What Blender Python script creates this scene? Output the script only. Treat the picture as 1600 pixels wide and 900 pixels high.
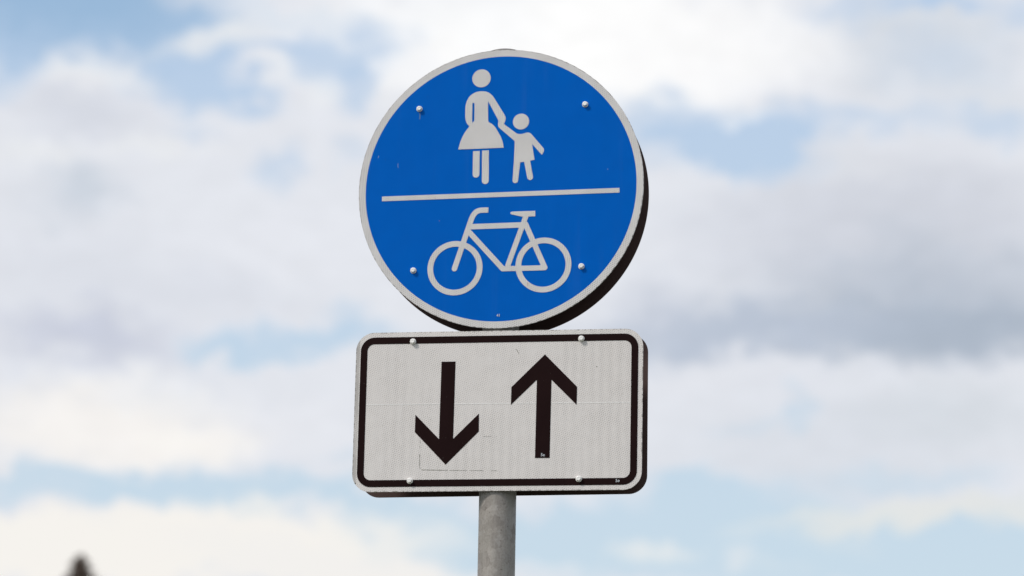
import bpy, math, random
from mathutils import Matrix, Vector, geometry, noise as mnoise

R = math.radians
scene = bpy.context.scene
COL = scene.collection
for o in list(bpy.data.objects):
    bpy.data.objects.remove(o)

# ------------------------------------------------------------------ camera
CAM_LOC = Vector((1.17095, -6.62815, 1.56736))
CAM_ROT = Matrix(((0.9860556, 0.0242716, 0.164637),
                  (0.1655219, -0.245478, -0.9551665),
                  (0.0172314, 0.9690983, -0.2460724)))
cd = bpy.data.cameras.new('camera')
cam = bpy.data.objects.new('camera', cd)
COL.objects.link(cam)
cam.matrix_world = Matrix.Translation(CAM_LOC) @ CAM_ROT.to_4x4()
cd.sensor_width = 36.0
cd.lens = 118.7456
cd.clip_start = 0.1
cd.clip_end = 6000
cd.dof.use_dof = True
cd.dof.focus_distance = 6.98
cd.dof.aperture_fstop = 3.6
scene.camera = cam

# ------------------------------------------------------------------ world
SUN_EL, SUN_AZ = R(44), R(226)          # azimuth clockwise from +Y: behind the camera, to its left
w = bpy.data.worlds.new('World')
scene.world = w
w.use_nodes = True
NT = w.node_tree
NT.nodes.clear()
NL = NT.links


def N(t, **kw):
    n = NT.nodes.new(t)
    for k, v in kw.items():
        setattr(n, k, v)
    return n


def setin(n, i, v):
    if isinstance(v, bpy.types.NodeSocket):
        n.id_data.links.new(v, n.inputs[i])
    else:
        n.inputs[i].default_value = v


def M(op, a, b=None, c=None, clamp=False, nt=None):
    n = (nt or NT).nodes.new('ShaderNodeMath')
    n.operation = op
    n.use_clamp = clamp
    setin(n, 0, a)
    if b is not None:
        setin(n, 1, b)
    if c is not None:
        setin(n, 2, c)
    return n.outputs[0]


def VM(op, a, b=None, scale=None, nt=None):
    n = (nt or NT).nodes.new('ShaderNodeVectorMath')
    n.operation = op
    setin(n, 0, a)
    if b is not None:
        setin(n, 1, b)
    if scale is not None:
        setin(n, 3, scale)
    return n.outputs['Value'] if op in ('LENGTH', 'DOT_PRODUCT') else n.outputs[0]


def ramp(v, a, b, lo=0.0, hi=1.0, nt=None, kind='SMOOTHSTEP'):
    n = (nt or NT).nodes.new('ShaderNodeMapRange')
    n.interpolation_type = kind
    setin(n, 0, v)
    for i, x in enumerate((a, b, lo, hi)):
        setin(n, i + 1, x)
    return n.outputs[0]


def mixc(f, a, b, nt=None, blend='MIX'):
    n = (nt or NT).nodes.new('ShaderNodeMix')
    n.data_type = 'RGBA'
    n.blend_type = blend
    n.clamp_factor = True
    setin(n, 0, f)
    setin(n, 6, a)
    setin(n, 7, b)
    return n.outputs[2]


def lin(r, g, b):
    return tuple((c / 255 / 12.92 if c <= 10.3 else ((c / 255 + 0.055) / 1.055) ** 2.4) for c in (r, g, b))


def c4(t, k=1.0):
    return (t[0] * k, t[1] * k, t[2] * k, 1.0)


SKY_K = 0.10
geo = N('ShaderNodeTexCoord')
D = geo.outputs['Generated']
sky = N('ShaderNodeTexSky')
sky.sky_type = 'NISHITA'
sky.sun_disc = False
sky.sun_elevation = SUN_EL
sky.sun_rotation = SUN_AZ
sky.altitude = 100
sky.air_density = 1.0
sky.dust_density = 2.5
sky.ozone_density = 1.0
nish = sky.outputs[0]

# azimuth / elevation of each direction, in steps of about one degree
AZ0, EL0 = -9.7797, 14.2452
KD = 0.9211
sep = N('ShaderNodeSeparateXYZ')
NL.new(D, sep.inputs[0])
az = M('MULTIPLY', M('ARCTAN2', sep.outputs[0], sep.outputs[1]), 180 / math.pi)
el = M('MULTIPLY', M('ARCSINE', sep.outputs[2]), 180 / math.pi)
KU = KD * math.cos(R(EL0))
U = M('MULTIPLY', M('SUBTRACT', az, AZ0), KU)
V = M('MULTIPLY', M('SUBTRACT', el, EL0), KD)
cmb = N('ShaderNodeCombineXYZ')
NL.new(U, cmb.inputs[0])
NL.new(V, cmb.inputs[1])


def wnoise(scale, detail, stretch=(1, 1, 1), rough=0.55, off=0.0):
    mp = N('ShaderNodeMapping')
    NL.new(D, mp.inputs[0])
    mp.inputs['Scale'].default_value = stretch
    mp.inputs['Location'].default_value = (off, off * 1.7, off * 0.3)
    n = N('ShaderNodeTexNoise')
    NL.new(mp.outputs[0], n.inputs['Vector'])
    n.inputs['Scale'].default_value = scale
    n.inputs['Detail'].default_value = detail
    n.inputs['Roughness'].default_value = rough
    return n


n1 = wnoise(38, 4, (1, 1, 1.5))
warp = VM('SCALE', VM('SUBTRACT', n1.outputs['Color'], (0.5, 0.5, 0.5)), scale=1.15)
n2 = wnoise(115, 4, (1, 1, 1.3), off=3.1)
warp2 = VM('SCALE', VM('SUBTRACT', n2.outputs['Color'], (0.5, 0.5, 0.5)), scale=0.75)
UV = VM('ADD', VM('ADD', cmb.outputs[0], warp), warp2)


def px_dir(x, y):
    f = 5277.58
    d = CAM_ROT @ Vector(((x - 800) / f, -(y - 450) / f, -1)).normalized()
    a = math.degrees(math.atan2(d.x, d.y))
    e = math.degrees(math.asin(d.z))
    return (a - AZ0) * KU, (e - EL0) * KD


LAST = [None]                 # each patch waits for the one before it, which keeps the shader's stack short


def patch(x, y, rx, ry, rot=0.0, inner=0.25, s=1.0):
    """soft mask of one patch of cloud or of open sky, fixed to a direction of the sky"""
    u, v = px_dir(x, y)
    mp = N('ShaderNodeMapping')
    mp.vector_type = 'TEXTURE'
    NL.new(UV if LAST[0] is None else VM('ADD', UV, VM('SCALE', LAST[0], scale=1e-6)), mp.inputs[0])
    mp.inputs['Location'].default_value = (u, v, 0)
    mp.inputs['Rotation'].default_value = (0, 0, R(rot))
    mp.inputs['Scale'].default_value = (rx / 100, ry / 100, 1000)
    LAST[0] = ramp(VM('LENGTH', mp.outputs[0]), inner, 1.35, s, 0.0)
    return LAST[0]


# open blue sky between the clouds (x, y, rx, ry, rotation, inner, strength)
HOLES = [(110, 15, 290, 82, 0, .45, 1.0), (10, 95, 70, 60, 0, .2, .75), (310, 70, 90, 60, 0, .2, .7),
         (318, 128, 105, 44, -6, .3, 1.0), (400, 140, 60, 22, 0, .2, .4), (538, 78, 105, 46, 8, .3, .85),
         (552, 145, 34, 48, 0, .2, .75), (435, 75, 60, 22, 0, .2, .5), (428, 265, 42, 42, 0, .2, .6),
         (527, 243, 36, 20, 0, .1, .35), (305, 200, 35, 18, 0, .1, .35),
         (1100, 215, 160, 45, 0, .35, 1.0), (1200, 240, 90, 48, 10, .35, .9), (1050, 165, 120, 22, 0, .2, .45),
         (1320, 185, 200, 26, 0, .2, .6), (1570, 190, 90, 30, 0, .2, .6),
         (1340, 8, 110, 28, 0, .2, .55), (1475, -5, 70, 20, 0, .2, 1.0), (1590, 12, 60, 36, 0, .2, .6),
         (1470, 90, 120, 60, 0, .1, .35),
         (470, 540, 175, 30, 3, .35, .95), (548, 500, 45, 32, 0, .2, .6), (330, 550, 60, 18, 0, .2, .4),
         (110, 757, 230, 30, 0, .4, .9), (420, 775, 240, 42, -4, .4, .95), (545, 715, 50, 14, 0, .2, .4),
         (720, 835, 330, 58, -2, .4, 1.0), (1130, 800, 250, 60, 0, .3, .9), (1150, 870, 420, 70, 0, .45, .95),
         (1500, 870, 260, 75, 0, .35, .9), (1420, 742, 150, 24, 0, .2, .6), (1250, 632, 32, 28, -30, .2, .6),
         (1180, 660, 70, 16, 8, .2, .35), (1060, 770, 90, 36, 0, .2, .6), (1560, 800, 120, 30, 0, .2, .4)]
hole = patch(*HOLES[0])
for h in HOLES[1:]:
    hole = LAST[0] = M('ADD', hole, patch(*h), clamp=True)

# thin cloud laid over the open sky
VEILS = [((350, 52, 118, 30, 16, .2, .95), (229, 233, 238)), ((470, 18, 150, 24, -8, .2, .75), (222, 230, 240)),
         ((395, 112, 55, 20, 8, .1, .7), (226, 230, 238)), ((1180, 182, 50, 14, 0, .1, .6), (236, 241, 247)),
         ((1385, 806, 190, 24, 5, .25, .85), (229, 231, 229)), ((1545, 795, 150, 30, -3, .3, .8), (228, 230, 229)),
         ((1015, 868, 70, 19, 0, .15, .75), (232, 236, 237)), ((1150, 878, 34, 20, 0, .1, .6), (228, 233, 237)),
         ((1160, 838, 55, 15, 0, .1, .5), (216, 227, 234)), ((1310, 845, 70, 13, 0, .1, .4), (214, 225, 232)),
         ((1215, 885, 60, 14, 0, .1, .4), (214, 226, 234)),
         ((200, 850, 460, 58, 3, .62, 1.0), (246, 243, 238)), ((520, 885, 260, 40, -7, .45, .95), (243, 241, 238)),
         ((470, 800, 60, 22, 0, .1, .35), (226, 229, 238)), ((850, 893, 90, 16, 0, .2, .6), (226, 232, 238))]

# lighter and darker cloud, added to the mean cloud tone
MEAN = lin(227, 230, 237)
SHADES = [((880, 70, 400, 118, 0, .45, 1.0), (254, 254, 254)), ((1130, 80, 190, 80, 0, .2, .7), (250, 250, 251)),
          ((700, 20, 160, 60, 0, .2, .5), (245, 247, 250)),
          ((1440, 60, 160, 100, 0, .2, .8), (212, 218, 226)), ((1545, 150, 110, 70, 0, .1, .4), (212, 219, 227)),
          ((1400, 350, 320, 120, 0, .3, .9), (207, 211, 221)), ((1330, 250, 150, 34, -8, .1, .7), (219, 222, 229)), ((1150, 380, 160, 80, 0, .2, .35), (214, 218, 228)),
          ((1470, 470, 260, 110, 0, .15, .9), (194, 202, 214)), ((1440, 460, 340, 95, 0, .1, .75), (188, 196, 209)), ((1460, 515, 300, 58, 0, .2, 1.0), (174, 185, 200)), ((1130, 590, 220, 30, 0, .2, .6), (226, 229, 237)),
          ((1140, 520, 280, 48, 2, .2, .95), (186, 196, 212)), ((1020, 480, 90, 46, 0, .1, .6), (203, 209, 222)),
          ((1280, 700, 300, 110, 0, .2, .5), (210, 216, 225)), ((1500, 650, 170, 60, 0, .1, .5), (206, 213, 220)),
          ((140, 170, 120, 55, 0, .2, .8), (212, 216, 226)), ((125, 300, 80, 55, 0, .1, .9), (203, 211, 222)),
          ((60, 310, 70, 40, 0, .1, .4), (212, 217, 226)), ((120, 430, 200, 100, 0, .1, .45), (212, 216, 226)),
          ((140, 525, 160, 52, 0, .2, .9), (201, 206, 221)), ((350, 470, 180, 60, 0, .1, .45), (214, 218, 228)),
          ((150, 106, 100, 24, 0, .1, .9), (243, 243, 243)), ((425, 112, 60, 18, 0, .1, .8), (240, 242, 244)), ((505, 125, 34, 34, 0, .1, .6), (238, 241, 244)), ((640, 120, 40, 60, 0, .1, .5), (245, 246, 249)), ((60, 235, 90, 24, 0, .1, .5), (236, 238, 240)),
          ((250, 230, 110, 20, 0, .1, .5), (236, 238, 240)), ((440, 370, 160, 60, 0, .1, .4), (232, 234, 241)),
          ((150, 670, 250, 74, 0, .25, .95), (246, 243, 240)), ((300, 692, 110, 34, 6, .2, .8), (249, 246, 242)),
          ((250, 615, 120, 40, 0, .1, .5), (243, 243, 243)), ((450, 670, 120, 50, 0, .1, .4), (233, 234, 239)),
          ((1100, 580, 130, 36, 0, .1, .35), (228, 230, 236))]
cloud = c4(MEAN)
for a, c in SHADES:
    cloud = LAST[0] = mixc(patch(*a), cloud, c4(lin(*c)))
n3 = wnoise(95, 5, (1, 1, 2.2), off=1.3)
cloud = VM('SCALE', cloud, scale=ramp(n3.outputs['Fac'], .25, .75, .965, 1.035, kind='LINEAR'))

# open sky tones: the Sky Texture behind a thin even veil of high haze
blue = mixc(0.92, VM('SCALE', nish, scale=SKY_K),
            mixc(ramp(V, -5.5, 4.2), c4(lin(205, 224, 237)), c4(lin(190, 211, 236))))
blue = mixc(patch(90, -20, 330, 120, 0, .2, .95), blue, c4(lin(152, 184, 216)))
local = mixc(hole, cloud, blue)
for a, c in VEILS:
    local = LAST[0] = mixc(patch(*a), local, c4(lin(*c)))

# everywhere else: the same kind of broken cloud
g1 = wnoise(3.2, 7, (1, 1, 2.6), off=5.2, rough=.6)
g2 = wnoise(5.0, 5, (1, 1, 2.2), off=9.4)
gm = ramp(g1.outputs['Fac'], .40, .54)
gcloud = mixc(ramp(g2.outputs['Fac'], .35, .65), c4(lin(205, 211, 222)), c4(lin(243, 243, 245)))
skyb = mixc(0.5, VM('SCALE', nish, scale=SKY_K), c4(lin(185, 208, 234)))
gen = mixc(gm, skyb, gcloud)
inwin = N('ShaderNodeMapping')
inwin.vector_type = 'TEXTURE'
NL.new(cmb.outputs[0], inwin.inputs[0])
inwin.inputs['Scale'].default_value = (13, 8.5, 1000)
bgs = []
for colr in (gen, local):
    bg = N('ShaderNodeBackground')
    NL.new(VM('SCALE', colr, scale=1 / SKY_K), bg.inputs[0])
    bg.inputs[1].default_value = SKY_K
    bgs.append(bg)
mx = N('ShaderNodeMixShader')
NL.new(ramp(VM('LENGTH', inwin.outputs[0]), .8, 1.2, 1.0, 0.0), mx.inputs[0])
NL.new(bgs[0].outputs[0], mx.inputs[1])
NL.new(bgs[1].outputs[0], mx.inputs[2])
wo = N('ShaderNodeOutputWorld')
NL.new(mx.outputs[0], wo.inputs[0])
w.cycles.sampling_method = 'MANUAL'
w.cycles.sample_map_resolution = 512

# ------------------------------------------------------------------ sun (behind thin cloud)
sd = bpy.data.lights.new('sun', 'SUN')
sd.energy = 2.2
sd.angle = R(9)
sd.color = (1.0, 0.955, 0.90)
sun = bpy.data.objects.new('sun', sd)
COL.objects.link(sun)
sv = Vector((math.sin(SUN_AZ) * math.cos(SUN_EL), math.cos(SUN_AZ) * math.cos(SUN_EL), math.sin(SUN_EL)))
sun.rotation_euler = sv.to_track_quat('Z', 'Y').to_euler()
sun.location = sv * 50

vs = scene.view_settings
vs.view_transform = 'Standard'
vs.look = 'None'
vs.exposure = 0.0
vs.gamma = 1.0
vs.use_curve_mapping = False


# ------------------------------------------------------------------ materials
def mat(name, base=(.5, .5, .5), rough=.5, metal=0.0, spec=.5):
    m = bpy.data.materials.new(name)
    m.use_nodes = True
    b = m.node_tree.nodes['Principled BSDF']
    b.inputs['Base Color'].default_value = (*base, 1)
    b.inputs['Roughness'].default_value = rough
    b.inputs['Metallic'].default_value = metal
    b.inputs['Specular IOR Level'].default_value = spec
    return m, m.node_tree, b


def tnoise(nt, vec, scale, detail=3, rough=.55):
    n = nt.nodes.new('ShaderNodeTexNoise')
    nt.links.new(vec, n.inputs['Vector'])
    n.inputs['Scale'].default_value = scale
    n.inputs['Detail'].default_value = detail
    n.inputs['Roughness'].default_value = rough
    return n.outputs['Fac']


def objco(nt, scale=(1, 1, 1), loc=(0, 0, 0)):
    tc = nt.nodes.new('ShaderNodeTexCoord')
    mp = nt.nodes.new('ShaderNodeMapping')
    nt.links.new(tc.outputs['Object'], mp.inputs[0])
    mp.inputs['Scale'].default_value = scale
    mp.inputs['Location'].default_value = loc
    return mp.outputs[0]


def lattice(nt, pitch, ang=0.0):
    """triangular lattice of cells: 1 at a cell joint, 0 in a cell"""
    v = objco(nt)
    k = 4 * math.pi / (math.sqrt(3) * pitch)
    s = None
    for j in range(3):
        a = R(ang + 60 * j)
        c = M('COSINE', VM('DOT_PRODUCT', v, (k * math.cos(a), 0, k * math.sin(a)), nt=nt), nt=nt)
        s = c if s is None else M('ADD', s, c, nt=nt)
    return ramp(s, 0.2, 2.6, nt=nt)


def streaks(nt, sx, sz, scale):
    return tnoise(nt, objco(nt, (sx, 1, sz)), scale, 4)


def bump(nt, b, h, strength, dist):
    n = nt.nodes.new('ShaderNodeBump')
    n.inputs['Strength'].default_value = strength
    n.inputs['Distance'].default_value = dist
    nt.links.new(h, n.inputs['Height'])
    nt.links.new(n.outputs[0], b.inputs['Normal'])


def sheeting(name, col, joint, amount, pitch=.0040, ang=0., band=0.0, grime=(.40, .37, .32), rough=.34, edge=None, spec=.3, rim=None):
    m, nt, b = mat(name, rough=rough, spec=spec)
    L = lattice(nt, pitch, ang)
    cell = M('MULTIPLY', L, M('MULTIPLY', ramp(tnoise(nt, objco(nt), 26, 3), .3, .7, .35, 1.25, nt=nt), amount, nt=nt), nt=nt)
    c = mixc(cell, c4(col), c4(joint), nt=nt)
    # broad uneven weathering, running down the sheet
    c = mixc(ramp(streaks(nt, 1, .35, 7), .45, .8, 0, .16, nt=nt), c, c4([x * y for x, y in zip(col, (.84, .82, .78))]), nt=nt)
    c = mixc(ramp(streaks(nt, 1, .08, 60), .52, .75, 0, .10, nt=nt), c, c4([x * .72 for x in col]), nt=nt)
    fine = tnoise(nt, objco(nt), 420, 2)
    c = mixc(ramp(fine, .3, .7, 0, .10, nt=nt), c, c4([min(1, x * 1.35) for x in col]), nt=nt)
    spk = tnoise(nt, objco(nt), 150, 1)
    c = mixc(ramp(spk, .755, .80, 0, .6, nt=nt), c, c4(grime), nt=nt)
    c = mixc(ramp(streaks(nt, 1, .05, 34), .56, .74, 0, .13, nt=nt), c, c4([min(.9, x * .9 + .035) for x in col]), nt=nt)
    gr = tnoise(nt, objco(nt), 300, 1)
    c = mixc(ramp(gr, .35, .7, 0, .16, nt=nt), c, c4([x * .68 for x in col]), nt=nt)
    if band:
        wv = nt.nodes.new('ShaderNodeTexWave')
        wv.bands_direction = 'X'
        nt.links.new(objco(nt), wv.inputs['Vector'])
        wv.inputs['Scale'].default_value = 17
        wv.inputs['Distortion'].default_value = 1.6
        wv.inputs['Detail'].default_value = 2
        wv.inputs['Detail Scale'].default_value = 1.2
        amt = M('MULTIPLY', wv.outputs['Fac'], ramp(tnoise(nt, objco(nt, (1, 1, .4)), 6, 2), .36, .6, 0, band, nt=nt), nt=nt)
        c = mixc(M('MULTIPLY', amt, M('ADD', M('MULTIPLY', L, .9, nt=nt), .16, nt=nt), nt=nt), c, c4([x * .5 for x in col]), nt=nt)
    if rim:
        # greyer rim along the left edge; dark dirt specks round the outer edge
        v = objco(nt)
        sx = nt.nodes.new('ShaderNodeSeparateXYZ')
        nt.links.new(v, sx.inputs[0])
        dn = tnoise(nt, objco(nt, (1, 1, .5)), 30, 4)
        e = M('MULTIPLY', ramp(sx.outputs[0], -rim, -rim - .002, nt=nt), ramp(dn, .25, .6, .25, .62, nt=nt), nt=nt)
        c = mixc(e, c, c4((.33, .315, .295)), nt=nt)
        rg = M('MAXIMUM', M('MULTIPLY', M('ABSOLUTE', sx.outputs[0], nt=nt), 1.0, nt=nt), M('ADD', M('ABSOLUTE', sx.outputs[2], nt=nt), .1306, nt=nt), nt=nt)
        e2 = M('MULTIPLY', ramp(rg, .2945, .2972, nt=nt), ramp(tnoise(nt, v, 150, 2), .45, .62, 0, .7, nt=nt), nt=nt)
        c = mixc(e2, c, c4((.12, .10, .085)), nt=nt)
    if edge:
        v = objco(nt)
        rr = VM('LENGTH', VM('MULTIPLY', v, (1, 0, 1), nt=nt), nt=nt)
        e = M('MULTIPLY', ramp(rr, edge - .0022, edge - .0005, nt=nt), ramp(tnoise(nt, v, 120, 2), .45, .62, 0, .8, nt=nt), nt=nt)
        c = mixc(e, c, c4((.10, .085, .07)), nt=nt)
    nt.links.new(c, b.inputs['Base Color'])
    r = ramp(tnoise(nt, objco(nt), 14, 4), .3, .7, rough - .06, rough + .12, nt=nt)
    nt.links.new(r, b.inputs['Roughness'])
    h = M('ADD', tnoise(nt, objco(nt), 9, 2), M('MULTIPLY', L, -.03, nt=nt), nt=nt)
    bump(nt, b, h, .25, .004)
    return m


WHITE = (.72, .70, .69)
MAT_WHITE = sheeting('white_reflective_sheeting', WHITE, (.24, .225, .215), .95, pitch=.0044, ang=6, edge=.300)
MAT_PANEL = sheeting('white_reflective_panel', (.79, .750, .725), (.35, .315, .285), .72, pitch=.0046, ang=12, band=.5, rim=.2885)
MAT_BLUE = sheeting('blue_reflective_sheeting', (.0, .124, .56), (.0, .075, .38), .8, pitch=.0044, ang=6,
                    grime=(.02, .07, .22), rough=.38, spec=.03)


def film(name, col, rough):
    m, nt, b = mat(name, col, rough)
    c = mixc(ramp(tnoise(nt, objco(nt, (1, 1, .5)), 22, 4), .35, .75, 0, .5, nt=nt), c4(col), c4((.018, .0065, .0065)), nt=nt)
    c = mixc(ramp(tnoise(nt, objco(nt), 260, 1), .76, .80, 0, .35, nt=nt), c, c4((.16, .15, .13)), nt=nt)
    nt.links.new(c, b.inputs['Base Color'])
    bump(nt, b, tnoise(nt, objco(nt), 30, 2), .12, .002)
    b.inputs['Specular IOR Level'].default_value = .06
    return m


MAT_BLACK = film('black_film', (.0125, .0040, .0042), .6)
MAT_MARK = mat('white_print', (.62, .66, .70), .5)[0]
MAT_SEAM = mat('sheeting_edge', (.93, .92, .90), .4)[0]

m, nt, b = mat('grime', (.12, .12, .08), .9)
c = mixc(tnoise(nt, objco(nt), 90, 2), c4((.20, .19, .16)), c4((.07, .085, .035)), nt=nt)
nt.links.new(c, b.inputs['Base Color'])
MAT_GRIME = m

m, nt, b = mat('aluminium_edge', (.42, .41, .40), .45, 1.0)
nt.links.new(ramp(tnoise(nt, objco(nt), 60, 3), .3, .7, .35, .6, nt=nt), b.inputs['Roughness'])
MAT_ALU = m

m, nt, b = mat('shade_toned_reverse', (.020, .013, .012), .55, 0, .3)  # shade of the gap between the plates is put into this dark colour
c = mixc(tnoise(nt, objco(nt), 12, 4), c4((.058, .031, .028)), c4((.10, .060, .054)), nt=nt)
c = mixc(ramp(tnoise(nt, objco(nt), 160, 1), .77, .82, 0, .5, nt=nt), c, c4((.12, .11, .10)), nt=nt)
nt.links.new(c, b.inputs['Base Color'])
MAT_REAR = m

m, nt, b = mat('bolt_metal', (.80, .78, .75), .45, .15)
c = mixc(ramp(tnoise(nt, objco(nt), 420, 2), .5, .75, 0, .5, nt=nt), c4((.93, .91, .88)), c4((.55, .49, .43)), nt=nt)
nt.links.new(c, b.inputs['Base Color'])
MAT_BOLT = m

# galvanised steel: faint spangle, streaks, rubbed and stained spots
m, nt, b = mat('galvanised_steel', rough=.6, metal=.25)
v = objco(nt)
wob = VM('ADD', v, VM('SCALE', VM('SUBTRACT', (lambda n: (nt.links.new(v, n.inputs['Vector']), n.inputs['Scale'].__setattr__('default_value', 40), n.outputs['Color'])[2])(nt.nodes.new('ShaderNodeTexNoise')), (.5, .5, .5), nt=nt), scale=.02, nt=nt), nt=nt)
vor = nt.nodes.new('ShaderNodeTexVoronoi')
nt.links.new(wob, vor.inputs['Vector'])
vor.inputs['Scale'].default_value = 46
hsv = nt.nodes.new('ShaderNodeSeparateColor')
nt.links.new(vor.outputs['Color'], hsv.inputs[0])
c = mixc(hsv.outputs[0], c4((.27, .246, .226)), c4((.40, .37, .34)), nt=nt)
c = mixc(ramp(tnoise(nt, objco(nt, (1, 1, .25)), 28, 4), .4, .7, 0, .6, nt=nt), c, c4((.29, .28, .25)), nt=nt)
c = mixc(ramp(tnoise(nt, objco(nt, (1, 1, .7)), 34, 5), .57, .68, 0, .55, nt=nt), c, c4((.48, .455, .43)), nt=nt)
c = mixc(ramp(tnoise(nt, objco(nt, (1, 1, 1.6), (3, 1, 2)), 40, 6, .7), .60, .68, 0, .75, nt=nt), c, c4((.13, .108, .092)), nt=nt)
c = mixc(ramp(tnoise(nt, objco(nt, (1, 1, 1), (7, 3, 2)), 170, 3), .66, .72, 0, .7, nt=nt), c, c4((.09, .07, .06)), nt=nt)
nt.links.new(c, b.inputs['Base Color'])
c = mixc(ramp(tnoise(nt, objco(nt, (1, 1, .8)), 260, 3, .7), .38, .68, 0, .38, nt=nt), c, c4((.17, .15, .13)), nt=nt)
c = mixc(ramp(tnoise(nt, objco(nt, (1, 1, .12), (4, 2, 0)), 60, 3), .5, .7, 0, .35, nt=nt), c, c4((.44, .415, .38)), nt=nt)
nt.links.new(c, b.inputs['Base Color'])
nt.links.new(ramp(hsv.outputs[1], 0, 1, .5, .72, nt=nt), b.inputs['Roughness'])
bump(nt, b, M('ADD', tnoise(nt, objco(nt), 90, 4), M('MULTIPLY', hsv.outputs[0], .3, nt=nt), nt=nt), .25, .0012)
MAT_ZINC = m
MAT_CAP = mat('grey_plastic', (.20, .19, .18), .6)[0]

m, nt, b = mat('grass_ground', rough=.95)
c = mixc(ramp(tnoise(nt, objco(nt), .4, 6), .35, .65, nt=nt), c4((.055, .075, .028)), c4((.11, .10, .06)), nt=nt)
c = mixc(ramp(tnoise(nt, objco(nt), 30, 4), .4, .7, 0, .5, nt=nt), c, c4((.03, .045, .015)), nt=nt)
nt.links.new(c, b.inputs['Base Color'])
MAT_GROUND = m
m, nt, b = mat('bark', rough=.9)
c = mixc(tnoise(nt, objco(nt, (1, 1, .2)), 14, 5), c4((.05, .038, .028)), c4((.14, .11, .085)), nt=nt)
nt.links.new(c, b.inputs['Base Color'])
MAT_BARK = m
m, nt, b = mat('dry_needles', rough=.8)
c = mixc(tnoise(nt, objco(nt), 3.5, 4), c4((.08, .058, .042)), c4((.20, .145, .115)), nt=nt)
nt.links.new(c, b.inputs['Base Color'])
MAT_NEEDLE = m


# ------------------------------------------------------------------ mesh helpers
def mesh_obj(name, verts, faces, material, parent=None, smooth=False, face_mats=None, mats=None):
    me = bpy.data.meshes.new(name)
    me.from_pydata(verts, [], faces)
    for mm in (mats or [material]):
        me.materials.append(mm)
    if face_mats:
        me.polygons.foreach_set('material_index', face_mats)
    if smooth:
        me.polygons.foreach_set('use_smooth', [True] * len(me.polygons))
    me.update()
    o = bpy.data.objects.new(name, me)
    COL.objects.link(o)
    if parent:
        o.parent = parent
    return o


def root(name, loc, rot=(0, 0, 0), **props):
    e = bpy.data.objects.new(name, None)
    e.empty_display_size = .1
    COL.objects.link(e)
    e.location = loc
    e.rotation_euler = rot
    for k, v_ in props.items():
        e[k] = v_
    return e


def area(p):
    return sum(p[i][0] * p[(i + 1) % len(p)][1] - p[(i + 1) % len(p)][0] * p[i][1] for i in range(len(p))) / 2


class Flat:
    """flat pieces cut from plate or film: outlines in millimetres in the sign's plane, between two depths"""
    def __init__(s):
        s.v, s.f, s.m = [], [], []

    def add(s, outline, holes=(), y0=0.0, y1=0.001, edge_mat=0, back_mat=0, bevel=0.0):
        loops = [outline] + list(holes)
        loops = [l if (area(l) > 0) == (i == 0) else l[::-1] for i, l in enumerate(loops)]
        tess = geometry.tessellate_polygon([[Vector((x, z, 0)) for x, z in l] for l in loops])
        flat = [p for l in loops for p in l]
        n = len(flat)
        base = len(s.v)
        s.v += [(x / 1000, y0, z / 1000) for x, z in flat] + [(x / 1000, y1, z / 1000) for x, z in flat]
        for t in tess:
            a, b_, c_ = t
            ar = area([flat[a], flat[b_], flat[c_]])
            if abs(ar) < 1e-9:
                continue
            if ar < 0:
                a, c_ = c_, a
            # x right, z up, seen from -y: counter-clockwise faces the camera
            s.f.append((base + a, base + b_, base + c_)); s.m.append(0)
            s.f.append((base + n + c_, base + n + b_, base + n + a)); s.m.append(back_mat)
        k = base
        for l in loops:
            for i in range(len(l)):
                j = (i + 1) % len(l)
                s.f.append((k + i, k + n + i, k + n + j, k + j)); s.m.append(edge_mat)
            k += len(l)
        return s

    def build(s, name, mats, parent):
        if not isinstance(mats, (list, tuple)):
            mats = [mats]
        return mesh_obj(name, s.v, s.f, None, parent, mats=mats, face_mats=s.m)


def circle(cx, cz, r, n=96, rz_=None):
    return [(cx + r * math.cos(2 * math.pi * i / n), cz + (rz_ or r) * math.sin(2 * math.pi * i / n)) for i in range(n)]


def rrect(hx, hz, r, n=12):
    p = []
    for cx, cz, a0 in ((hx - r, hz - r, 0), (-hx + r, hz - r, 90), (-hx + r, -hz + r, 180), (hx - r, -hz + r, 270)):
        for i in range(n + 1):
            a = R(a0 + 90 * i / n)
            p.append((cx + r * math.cos(a), cz + r * math.sin(a)))
    return p


def strip(path, wd, cap0=False, cap1=False):
    """outline of a bar of width wd along a path; rounded ends on request"""
    P = [Vector(p) for p in path]
    Lf, Rt = [], []
    for i, p in enumerate(P):
        d0 = (p - P[i - 1]).normalized() if i else (P[1] - p).normalized()
        d1 = (P[i + 1] - p).normalized() if i < len(P) - 1 else d0
        t = (d0 + d1).normalized()
        nrm = Vector((-t.y, t.x)) * (wd / 2 / max(.4, t.dot(d0)))
        Lf.append(p + nrm); Rt.append(p - nrm)
    out = [tuple(q) for q in Lf]
    def cap(p, d, w_):
        a0 = math.atan2(d.x, -d.y)
        return [(p.x + w_ / 2 * math.cos(a0 - math.pi * k / 10), p.y + w_ / 2 * math.sin(a0 - math.pi * k / 10)) for k in range(1, 10)]
    if cap1:
        out += cap(P[-1], (P[-1] - P[-2]).normalized(), wd)
    out += [tuple(q) for q in Rt[::-1]]
    if cap0:
        out += cap(P[0], (P[0] - P[1]).normalized(), wd)
    return out


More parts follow.
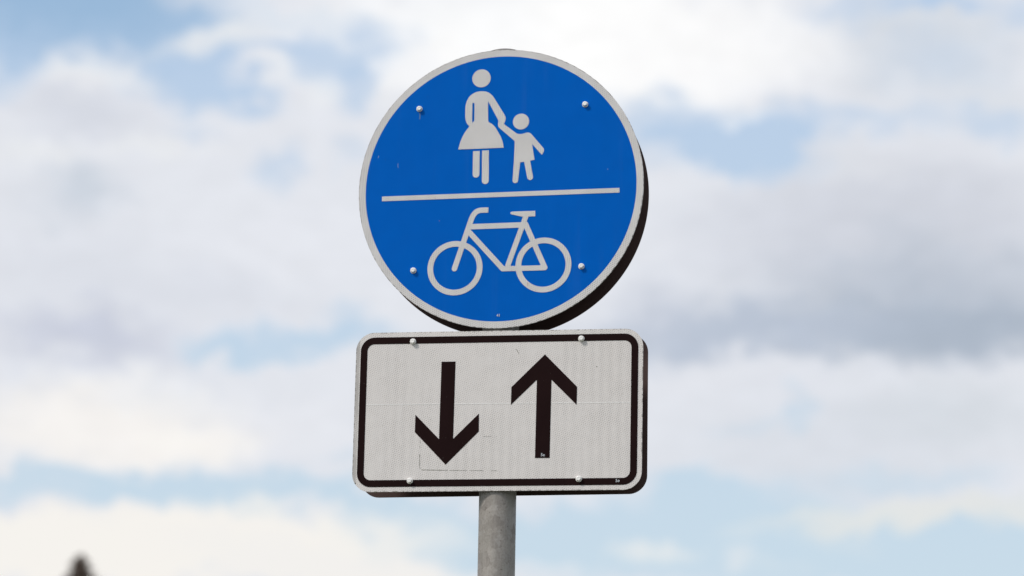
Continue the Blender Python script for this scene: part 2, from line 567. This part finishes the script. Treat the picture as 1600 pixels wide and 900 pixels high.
def smooth_outline(pts, corner=50, long=17, sub=5):
    P = [Vector(p) for p in pts]
    n = len(P)
    seg = [(P[(i + 1) % n] - P[i]) for i in range(n)]
    ln = [s_.length for s_ in seg]
    dr = [s_.normalized() for s_ in seg]
    out = []
    def tan(i, side):              # side 0: leaving point i, side 1: arriving at point i
        a, b_ = dr[i - 1], dr[i]
        if a.angle(b_, 0) > R(corner):
            return b_ if side == 0 else a
        if ln[i - 1] > long and ln[i] > long:
            return b_ if side == 0 else a
        if ln[i] > long:
            return b_
        if ln[i - 1] > long:
            return a
        return (a * ln[i] + b_ * ln[i - 1]).normalized()
    for i in range(n):
        j = (i + 1) % n
        out.append(tuple(P[i]))
        if ln[i] > long:
            continue
        t0, t1 = tan(i, 0) * ln[i], tan(j, 1) * ln[i]
        for k in range(1, sub):
            u = k / sub
            q = (2 * u**3 - 3 * u**2 + 1) * P[i] + (u**3 - 2 * u**2 + u) * t0 + (-2 * u**3 + 3 * u**2) * P[j] + (u**3 - u**2) * t1
            out.append(tuple(q))
    return out


def lathe(profile, seg=32, axis='z', off=(0, 0, 0), phase=0.0):
    vs_, fs = [], []
    for r, h in profile:
        for k in range(seg):
            a = 2 * math.pi * k / seg + phase
            x, y = r * math.cos(a), r * math.sin(a)
            vs_.append((x + off[0], y + off[1], h + off[2]) if axis == 'z' else (x + off[0], -h + off[1], y + off[2]))
    for i in range(len(profile) - 1):
        for k in range(seg):
            a, b_ = i * seg + k, i * seg + (k + 1) % seg
            fs.append((a, b_, b_ + seg, a + seg))
    fs.append(tuple(range(seg))[::-1])
    fs.append(tuple((len(profile) - 1) * seg + k for k in range(seg)))
    return vs_, fs


random.seed(4)
BOLT_PROTO = None


def bolt(parent, x, z, y, turn):
    """hexagon head bolt on a thin washer, axis towards the viewer"""
    global BOLT_PROTO
    if BOLT_PROTO is None:
        pr = [(.0054, 0.), (.0055, .0006), (.0053, .0054), (.0050, .0060), (.0044, .0063), (.0020, .0064), (.0016, .0062)]
        v1, f1 = lathe(pr, 6, 'y')
        v2, f2 = lathe([(.0064, 0), (.0064, .0008), (.0061, .0011), (.0050, .0012)], 28, 'y')
        o_ = len(v1)
        me = bpy.data.meshes.new('bolt')
        me.from_pydata([(a, b_ - .0010, c_) for a, b_, c_ in v1] + v2, [], f1 + [tuple(i + o_ for i in f_) for f_ in f2])
        me.materials.append(MAT_BOLT)
        me.update()
        BOLT_PROTO = me
    o = bpy.data.objects.new('bolt', BOLT_PROTO)
    COL.objects.link(o)
    o.parent = parent
    o.location = (x / 1000, y, z / 1000)
    o.rotation_euler = (R(random.uniform(-2, 2)), R(turn), R(random.uniform(-2, 2)))
    return o


def clamp_parts(parent, z, half, py, side=1):
    """pipe clamp: a rail each side of the pole behind the plate, and a band round the pole"""
    for s_ in (-1, 1):
        f = Flat()
        f.add([(s_ * 44, z - 9), (s_ * half, z - 9), (s_ * half, z + 9), (s_ * 44, z + 9)], y0=.0024, y1=.012)
        o = f.build('mounting_rail', MAT_REAR, parent)
        if side < 0:
            o.scale = (1, 1, 1)
    pr_o, pr_i = 39.6, 38.2
    v_, f_ = [], []
    n = 40
    for k in range(n):
        a = 2 * math.pi * k / n
        for r, h in ((pr_i, -9), (pr_o, -9), (pr_o, 9), (pr_i, 9)):
            v_.append((r * math.cos(a) / 1000, py + r * math.sin(a) / 1000, (z + h) / 1000))
    for k in range(n):
        a, b_ = k * 4, ((k + 1) % n) * 4
        for q in range(4):
            f_.append((a + q, b_ + q, b_ + (q + 1) % 4, a + (q + 1) % 4))
    mesh_obj('pipe_clamp', v_, f_, MAT_REAR, parent)


# ------------------------------------------------------------------ ground and pole
ZC = 3.49                     # height of the centre of the round sign
PX, PY = -.0008, .0425        # pole axis
gv, gf = [], []
seg = 64
radii = [0, 3, 12, 40, 120, 400, 1500]
random.seed(2)
gv.append((0, 0, 0))
for r in radii[1:]:
    for k in range(seg):
        a = 2 * math.pi * k / seg
        gv.append((r * math.cos(a), r * math.sin(a), 0 if r < 5 else mnoise.noise(Vector((math.cos(a) * r / 20, math.sin(a) * r / 20, 0))) * .12))
for k in range(seg):
    gf.append((0, 1 + k, 1 + (k + 1) % seg))
for i in range(len(radii) - 2):
    for k in range(seg):
        a, b_ = 1 + i * seg + k, 1 + i * seg + (k + 1) % seg
        gf.append((a, a + seg, b_ + seg, b_))
g = mesh_obj('ground', gv, gf, MAT_GROUND, smooth=True)
g['kind'] = 'structure'

pole = root('sign_pole', (PX, PY, 0), label='grey galvanised steel pole standing behind the signs, its lower stretch bare below the arrow sign', category='pole')
# the pole leans a hair, as in the photograph
prof = [(.0385, 0.0)] + [(.0380, .05 + 3.70 * i / 40) for i in range(41)] + [(.0380, ZC + .2985)]
v_, f_ = lathe(prof, 64)
mesh_obj('tube', v_, f_, MAT_ZINC, pole, smooth=True)
z0 = ZC + .2985
v_, f_ = lathe([(.0380, z0 - .010 + .0105), (.0398, z0 + .001), (.0398, z0 + .0035), (.0385, z0 + .0056), (.031, z0 + .0085), (.018, z0 + .0105), (.004, z0 + .011)], 48)
mesh_obj('end_cap', v_, f_, MAT_CAP, pole, smooth=True)
v_, f_ = lathe([(.062, 0.001), (.062, .012), (.045, .03), (.0388, .032)], 48)
mesh_obj('base_collar', v_, f_, MAT_CAP, pole, smooth=True)

# ------------------------------------------------------------------ round sign
S1 = root('round_sign', (0, 0, ZC), (0, -0.0038587, -0.0108155),
          label='round blue sign with white woman, child and bicycle symbols, at the top of the pole', category='road sign')
Flat().add(circle(0, 0, 300, 220), y0=0, y1=.002, edge_mat=1, back_mat=2).build('plate', [MAT_WHITE, MAT_ALU, MAT_REAR], S1)
Flat().add(circle(0, 0, 299.6, 220), [circle(0, 0, 285.2, 220)], y0=-.0004, y1=-.00005).build('border', MAT_WHITE, S1)
Flat().add(circle(0, 0, 285.2, 220), y0=-.00035, y1=-.00005).build('blue_face', MAT_BLUE, S1)

F0, F1 = -.0009, -.0004


def fl(off=0.0):
    return dict(y0=F0 - off, y1=F1)


WOMAN = [(-42.6, 210.9), (-56.9, 208.3), (-66.9, 201.5), (-73.1, 191.3), (-76.1, 180.0), (-76.4, 165.3), (-76.0, 153.9), (-74.2, 145.7), (-71.0, 139.7), (-66.8, 135.0), (-74.5, 125.6), (-81.3, 113.5), (-86.7, 99.1), (-90.0, 85.9), (6.1, 86.0), (3.7, 98.7), (-2.2, 113.6), (-10.6, 128.5), (-19.3, 138.6), (-27.6, 145.4), (-28.6, 186.8), (-27.3, 186.8), (-5.2, 144.5), (5.7, 137.6), (8.4, 144.0), (9.3, 150.4), (7.3, 157.0), (-13.8, 192.1), (-20.3, 201.5), (-29.9, 208.4)]
SLOT = [(-61.6, 184.3), (-60.9, 185.9), (-59.4, 186.5), (-57.8, 185.8), (-57.1, 184.1), (-56.8, 147.0), (-61.5, 142.6)]
CHILD = [(-5.2, 144.5), (-6.6, 138.1), (-6.0, 133.2), (-3.4, 129.2), (29.5, 99.3), (28.2, 57.4), (26.0, 15.5), (27.0, 11.0), (31.4, 8.6), (36.1, 10.0), (37.6, 15.1), (41.5, 53.0), (49.7, 53.9), (56.4, 20.8), (58.6, 15.9), (63.3, 13.5), (67.7, 16.5), (68.6, 22.0), (62.2, 55.7), (71.6, 57.6), (65.8, 92.1), (85.6, 68.7), (86.9, 67.7), (89.6, 72.1), (91.1, 77.5), (89.5, 82.4), (64.6, 112.8), (61.5, 115.5), (56.7, 117.0), (47.3, 114.8), (39.4, 114.1), (31.5, 117.1), (5.7, 137.6)]
f = Flat()
f.add(smooth_outline(WOMAN), [SLOT], **fl())
f.add(circle(-43.1, 239.2, 19.6, 64), **fl())
f.add(strip([(-51.5, 80.9), (-51.4, 30.6)], 14.2, cap1=True), **fl())
f.add(strip([(-32.3, 81.6), (-31.6, 16.1)], 14.5, cap1=True), **fl())
f.build('woman_symbol', MAT_WHITE, S1)
f = Flat()
f.add(smooth_outline(CHILD, corner=57), **fl())
f.add(circle(42.1, 141.3, 17.1, 64), **fl())
f.build('child_symbol', MAT_WHITE, S1)
Flat().add([(-250.1, -10.1), (249.7, -9.8), (249.8, -19.8), (-249.9, -20.3)], **fl()).build('dividing_line', MAT_WHITE, S1)

f = Flat()
f.add(circle(-92.4, -169.4, 57.9, 120), [circle(-92.4, -169.4, 45.9, 120)], **fl())
f.add(circle(92.7, -168.6, 58.2, 120), [circle(92.7, -168.6, 46.2, 120)], **fl(.00001))
f.add(strip([(-93.5, -170.6), (-64.4, -80.3), (-60.6, -68.5), (-58.2, -62.0), (-56.0, -57.8), (-53.2, -53.7), (-49.7, -50.3), (-45.3, -48.1), (-39.3, -47.1), (-24.2, -47.2)], 11.3, cap0=True), **fl(.00002))
f.add(strip([(-64.0, -81.9), (50.6, -81.7)], 11.5), **fl(.00003))
f.add(strip([(-64.5, -92.5), (8.0, -174.0)], 11.2, cap1=True), **fl(.00004))
f.add(strip([(55.2, -62.6), (17.8, -169.2)], 10.9), **fl(.00005))
f.add(strip([(53.3, -78.0), (95.7, -174.3)], 11.2, cap1=True), **fl(.00006))
f.add(strip([(8.0, -174.0), (95.7, -174.6)], 10.9, cap0=True), **fl(.00007))
f.add(smooth_outline([(22.9, -53.7), (26.1, -52.5), (74.3, -52.5), (74.5, -64.2), (61.7, -64.2), (47.6, -64.2), (24.8, -58.4), (22.3, -56.1)], long=9), **fl(.00008))
f.build('bicycle_symbol', MAT_WHITE, S1)


def text_part(name, body, x, z, size, material, parent, y=-.0011, bold=.0):
    cu = bpy.data.curves.new(name, 'FONT')
    cu.body = body
    cu.size = size
    cu.extrude = .0001
    cu.offset = bold
    cu.align_x = 'CENTER'
    cu.align_y = 'CENTER'
    t = bpy.data.objects.new(name, cu)
    COL.objects.link(t)
    dg = bpy.context.evaluated_depsgraph_get()
    dg.update()
    me = bpy.data.meshes.new_from_object(t.evaluated_get(dg))
    bpy.data.objects.remove(t)
    me.materials.clear()
    me.materials.append(material)
    o = bpy.data.objects.new(name, me)
    COL.objects.link(o)
    o.parent = parent
    o.location = (x / 1000, y, z / 1000)
    o.rotation_euler = (R(90), 0, 0)
    return o


text_part('printed_mark', '41', .5, -272.7, .0080, MAT_MARK, S1, bold=.0001)
for (x, z, t) in ((-174.3, 177.6, 12), (176.9, 172.9, 40), (-180.0, -171.8, 25), (171.8, -174.3, 3)):
    bolt(S1, x, z, -.0005, t)
for z in (174.5, -173):
    clamp_parts(S1, z, 186, PY)

# small scratches and scuffs on the blue face
m, nt, b = mat('scuffed_blue', (.05, .15, .40), .6)
MAT_SCUFF = m
MAT_RUST = mat('rust_scratch', (.40, .16, .07), .8)[0]
MAT_CHIP = mat('pale_chip', (.25, .36, .52), .6)[0]


def scratch(parent, pts, wd, material, name='scratch', y=-.00095):
    return Flat().add(strip(pts, wd), y0=y, y1=y + .0001).build(name, material, parent)


scratch(S1, [(-217.5, 61), (-217.9, 56), (-217.1, 51)], .8, MAT_CHIP, y=-.0005)
scratch(S1, [(60.6, -205), (61.2, -208.5), (60.4, -212)], 1.0, MAT_RUST, y=-.00105)
scratch(S1, [(-128, -66.5), (-126.6, -66.9)], 1.3, MAT_RUST, y=-.0005)
scratch(S1, [(-41.2, 169.4), (-39.8, 169.2)], 1.2, MAT_GRIME, y=-.00105)
scratch(S1, [(-173.4, 169), (-173.0, 162), (-173.6, 155)], 2.6, MAT_SCUFF, y=-.0005)
scratch(S1, [(-259, 79), (-260.5, 74)], .9, MAT_CHIP, y=-.0005)
scratch(S1, [(224.5, 32), (225.5, 30.5)], 1.2, MAT_CHIP, y=-.0005)

# ------------------------------------------------------------------ arrow sign
HX, HZ = 297.4, 166.8
S2 = root('arrow_sign', (.0027951, 0, ZC - .4716233), (0, .0034327, .0108109),
          label='white rectangular sign with black border, a down arrow and an up arrow, below round sign', category='road sign')
Flat().add(rrect(HX, HZ, 38), y0=0, y1=.002, edge_mat=1, back_mat=2).build('plate', [MAT_PANEL, MAT_ALU, MAT_REAR], S2)
Flat().add(rrect(287.6, 156.6, 29), [rrect(273.6, 142.4, 14.5)], y0=-.0006, y1=-.0001).build('border', MAT_BLACK, S2)
DOWN = [(-118.1, 103.3), (-89.1, 103.4), (-90.1, -58.3), (-37.8, -6.2), (-37.5, -43.5), (-104.4, -111.5), (-169.7, -43.4), (-169.6, -6.9), (-119.2, -58.5)]
UP = [(95.9, 115.5), (163.2, 46.8), (162.7, 9.5), (110.3, 62.3), (109.3, -99.9), (79.4, -99.6), (80.2, 62.8), (27.6, 11.3), (28.0, 48.1)]
Flat().add(DOWN, y0=-.0006, y1=-.0001).build('down_arrow', MAT_BLACK, S2)
Flat().add(UP, y0=-.0006, y1=-.0001).build('up_arrow', MAT_BLACK, S2)
text_part('printed_mark', '5e', 95.3, -93.6, .0088, MAT_MARK, S2, y=-.0008, bold=.00005)
text_part('printed_mark', '5e', 248.6, -148.2, .0088, MAT_MARK, S2, y=-.0008, bold=.00005)
for x0, x1 in ((-273.3, -119.0), (-89.8, 27.6), (36, 79.7), (110.0, 155), (162.9, 273.3)):
    zf = lambda x: 14.1 - .0042 * x
    Flat().add([(x0, zf(x0) - .5), (x1, zf(x1) - .5), (x1, zf(x1) + .5), (x0, zf(x0) + .5)], y0=-.00035, y1=-.0001).build('sheeting_seam', MAT_SEAM, S2)
random.seed(9)


def grime_line(pts, wd, fill, name='grime_line'):
    f = Flat()
    for (a, b_) in zip(pts[:-1], pts[1:]):
        a, b_ = Vector(a), Vector(b_)
        L_ = (b_ - a).length
        t = 0
        while t < L_:
            l_ = random.uniform(1.2, 6)
            if random.random() < fill:
                p, q = a.lerp(b_, t / L_), a.lerp(b_, min(1, (t + l_) / L_))
                n_ = Vector((-(q - p).y, (q - p).x)).normalized() * random.uniform(-.25, .25)
                w_ = wd * random.uniform(.45, 1.2)
                f.add(strip([tuple(p + n_), tuple((p + q) / 2 - n_), tuple(q + n_)], w_), y0=-.0003, y1=-.0001)
            t += l_ * random.uniform(.8, 1.3)
    return f.build(name, MAT_GRIME, S2)


grime_line([(-158.4, -57.8), (-158.3, -90)], .4, .35)
grime_line([(-158.3, -90), (-158.1, -114.9), (-156.8, -119.5), (-153.9, -121.9)], .8, .8)
grime_line([(-153.9, -121.9), (-95, -123.3)], .95, .92)
grime_line([(-95, -123.3), (1.9, -125.2)], .6, .75)
grime_line([(-41.3, -53.6), (1.0, -54.0)], .22, .6)
grime_line([(35.4, 128.2), (38, 125), (42.2, 117.4)], .8, 1)
grime_line([(202.3, 88.9), (203.2, 87.6)], 1.5, 1)
for (x, z, t) in ((-178.7, 146.5, 30), (170.5, 147.0, 14), (-177.1, -144.6, 48), (169.8, -144.0, 20)):
    bolt(S2, x, z, -.0007, t)
for z in (146.5, -144.4):
    clamp_parts(S2, z, 186, PY)
# burrs and dried dirt along the lower rim of the plate
for x, wd in ((-249, 3.5), (-207, 4.5), (-292, 3)):
    zz = -HZ if x > -262 else -148
    Flat().add([(x, zz + 1), (x + wd, zz + 1), (x + wd * .7, zz - 1.2), (x + wd * .2, zz - 1.6)], y0=-.0006, y1=.0018).build('dirt_crumb', MAT_GRIME, S2)

# ------------------------------------------------------------------ the two signs on the far side of the pole
YB = .0845
S3 = root('round_sign', (.0008, YB, ZC), (0, 0, 0),
          label='shaded reverse of a second round sign, a black crescent behind the blue sign', category='road sign')
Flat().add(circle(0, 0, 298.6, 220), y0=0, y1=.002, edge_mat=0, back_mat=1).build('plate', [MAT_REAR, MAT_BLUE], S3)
S4 = root('arrow_sign', (.0028, YB, ZC - .4716 + .0060), (0, 0, 0),
          label='shaded reverse of a second rectangular sign, thin strip behind arrow sign', category='road sign')
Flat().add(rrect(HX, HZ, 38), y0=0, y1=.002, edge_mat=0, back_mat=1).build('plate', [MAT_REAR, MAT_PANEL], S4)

# ------------------------------------------------------------------ far treetop, lower left
def cam_point(x, y, dist):
    d = CAM_ROT @ Vector(((x - 800) / 5277.58, -(y - 450) / 5277.58, -1)).normalized()
    return CAM_LOC + d * dist


tip = Vector((-16.173, 49.944, 11.506))
tree = root('conifer_tree', (tip.x, tip.y, 0), label='dark brownish conifer far behind, only its blurred tip showing at lower left', category='tree')
H = tip.z
v_, f_ = lathe([(.20, 0), (.16, 1.0), (.11, H * .5), (.05, H * .85), (.018, H - .25), (.006, H)], 14)
mesh_obj('trunk', v_, f_, MAT_BARK, tree, smooth=True)
random.seed(11)
bv, bf, nv, nf = [], [], [], []
z = 1.4
while z < H - .06:
    t = (H - z) / H
    rad = min(2.3, .03 + .56 * (H - z))
    rad *= .85 + .4 * mnoise.noise(Vector((z * 4.1, 3.3, 0)))
    nb = 7 if z < H - 1.5 else 10
    for k in range(nb):
        a = random.uniform(0, 2 * math.pi)
        L_ = rad * random.uniform(.65, 1.15)
        d = Vector((math.cos(a), math.sin(a), random.uniform(-.15, .35)))
        p0 = Vector((0, 0, z))
        p1 = p0 + d * L_
        side = Vector((-d.y, d.x, 0)).normalized() * (.008 + .01 * t)
        b0 = len(bv)
        bv += [tuple(p0 - side), tuple(p0 + side), tuple(p1), tuple(p0 + Vector((0, 0, .02)))]
        bf += [(b0, b0 + 1, b0 + 2), (b0 + 1, b0 + 3, b0 + 2), (b0 + 3, b0, b0 + 2)]
        m_ = max(10, int(L_ * (26 if z < H - 1.5 else 110)))
        for i in range(m_):
            u = random.uniform(.05, 1)
            q = p0.lerp(p1, u) + Vector((random.gauss(0, .03), random.gauss(0, .03), random.gauss(0, .025)))
            s_ = random.uniform(.03, .08) * (1 if z > H - 2 else 1.9)
            e1 = Vector((random.gauss(0, 1), random.gauss(0, 1), random.gauss(-.2, .7))).normalized() * s_
            e2 = e1.cross(Vector((random.random() - .5, random.random() - .5, random.random() - .5))).normalized() * s_ * .28
            n0 = len(nv)
            nv += [tuple(q - e2), tuple(q + e1), tuple(q + e2), tuple(q - e1 * .5)]
            nf += [(n0, n0 + 1, n0 + 2, n0 + 3)]
    z += .035 if z > H - 1.5 else .13
mesh_obj('branches', bv, bf, MAT_BARK, tree)
mesh_obj('crown', nv, nf, MAT_NEEDLE, tree)
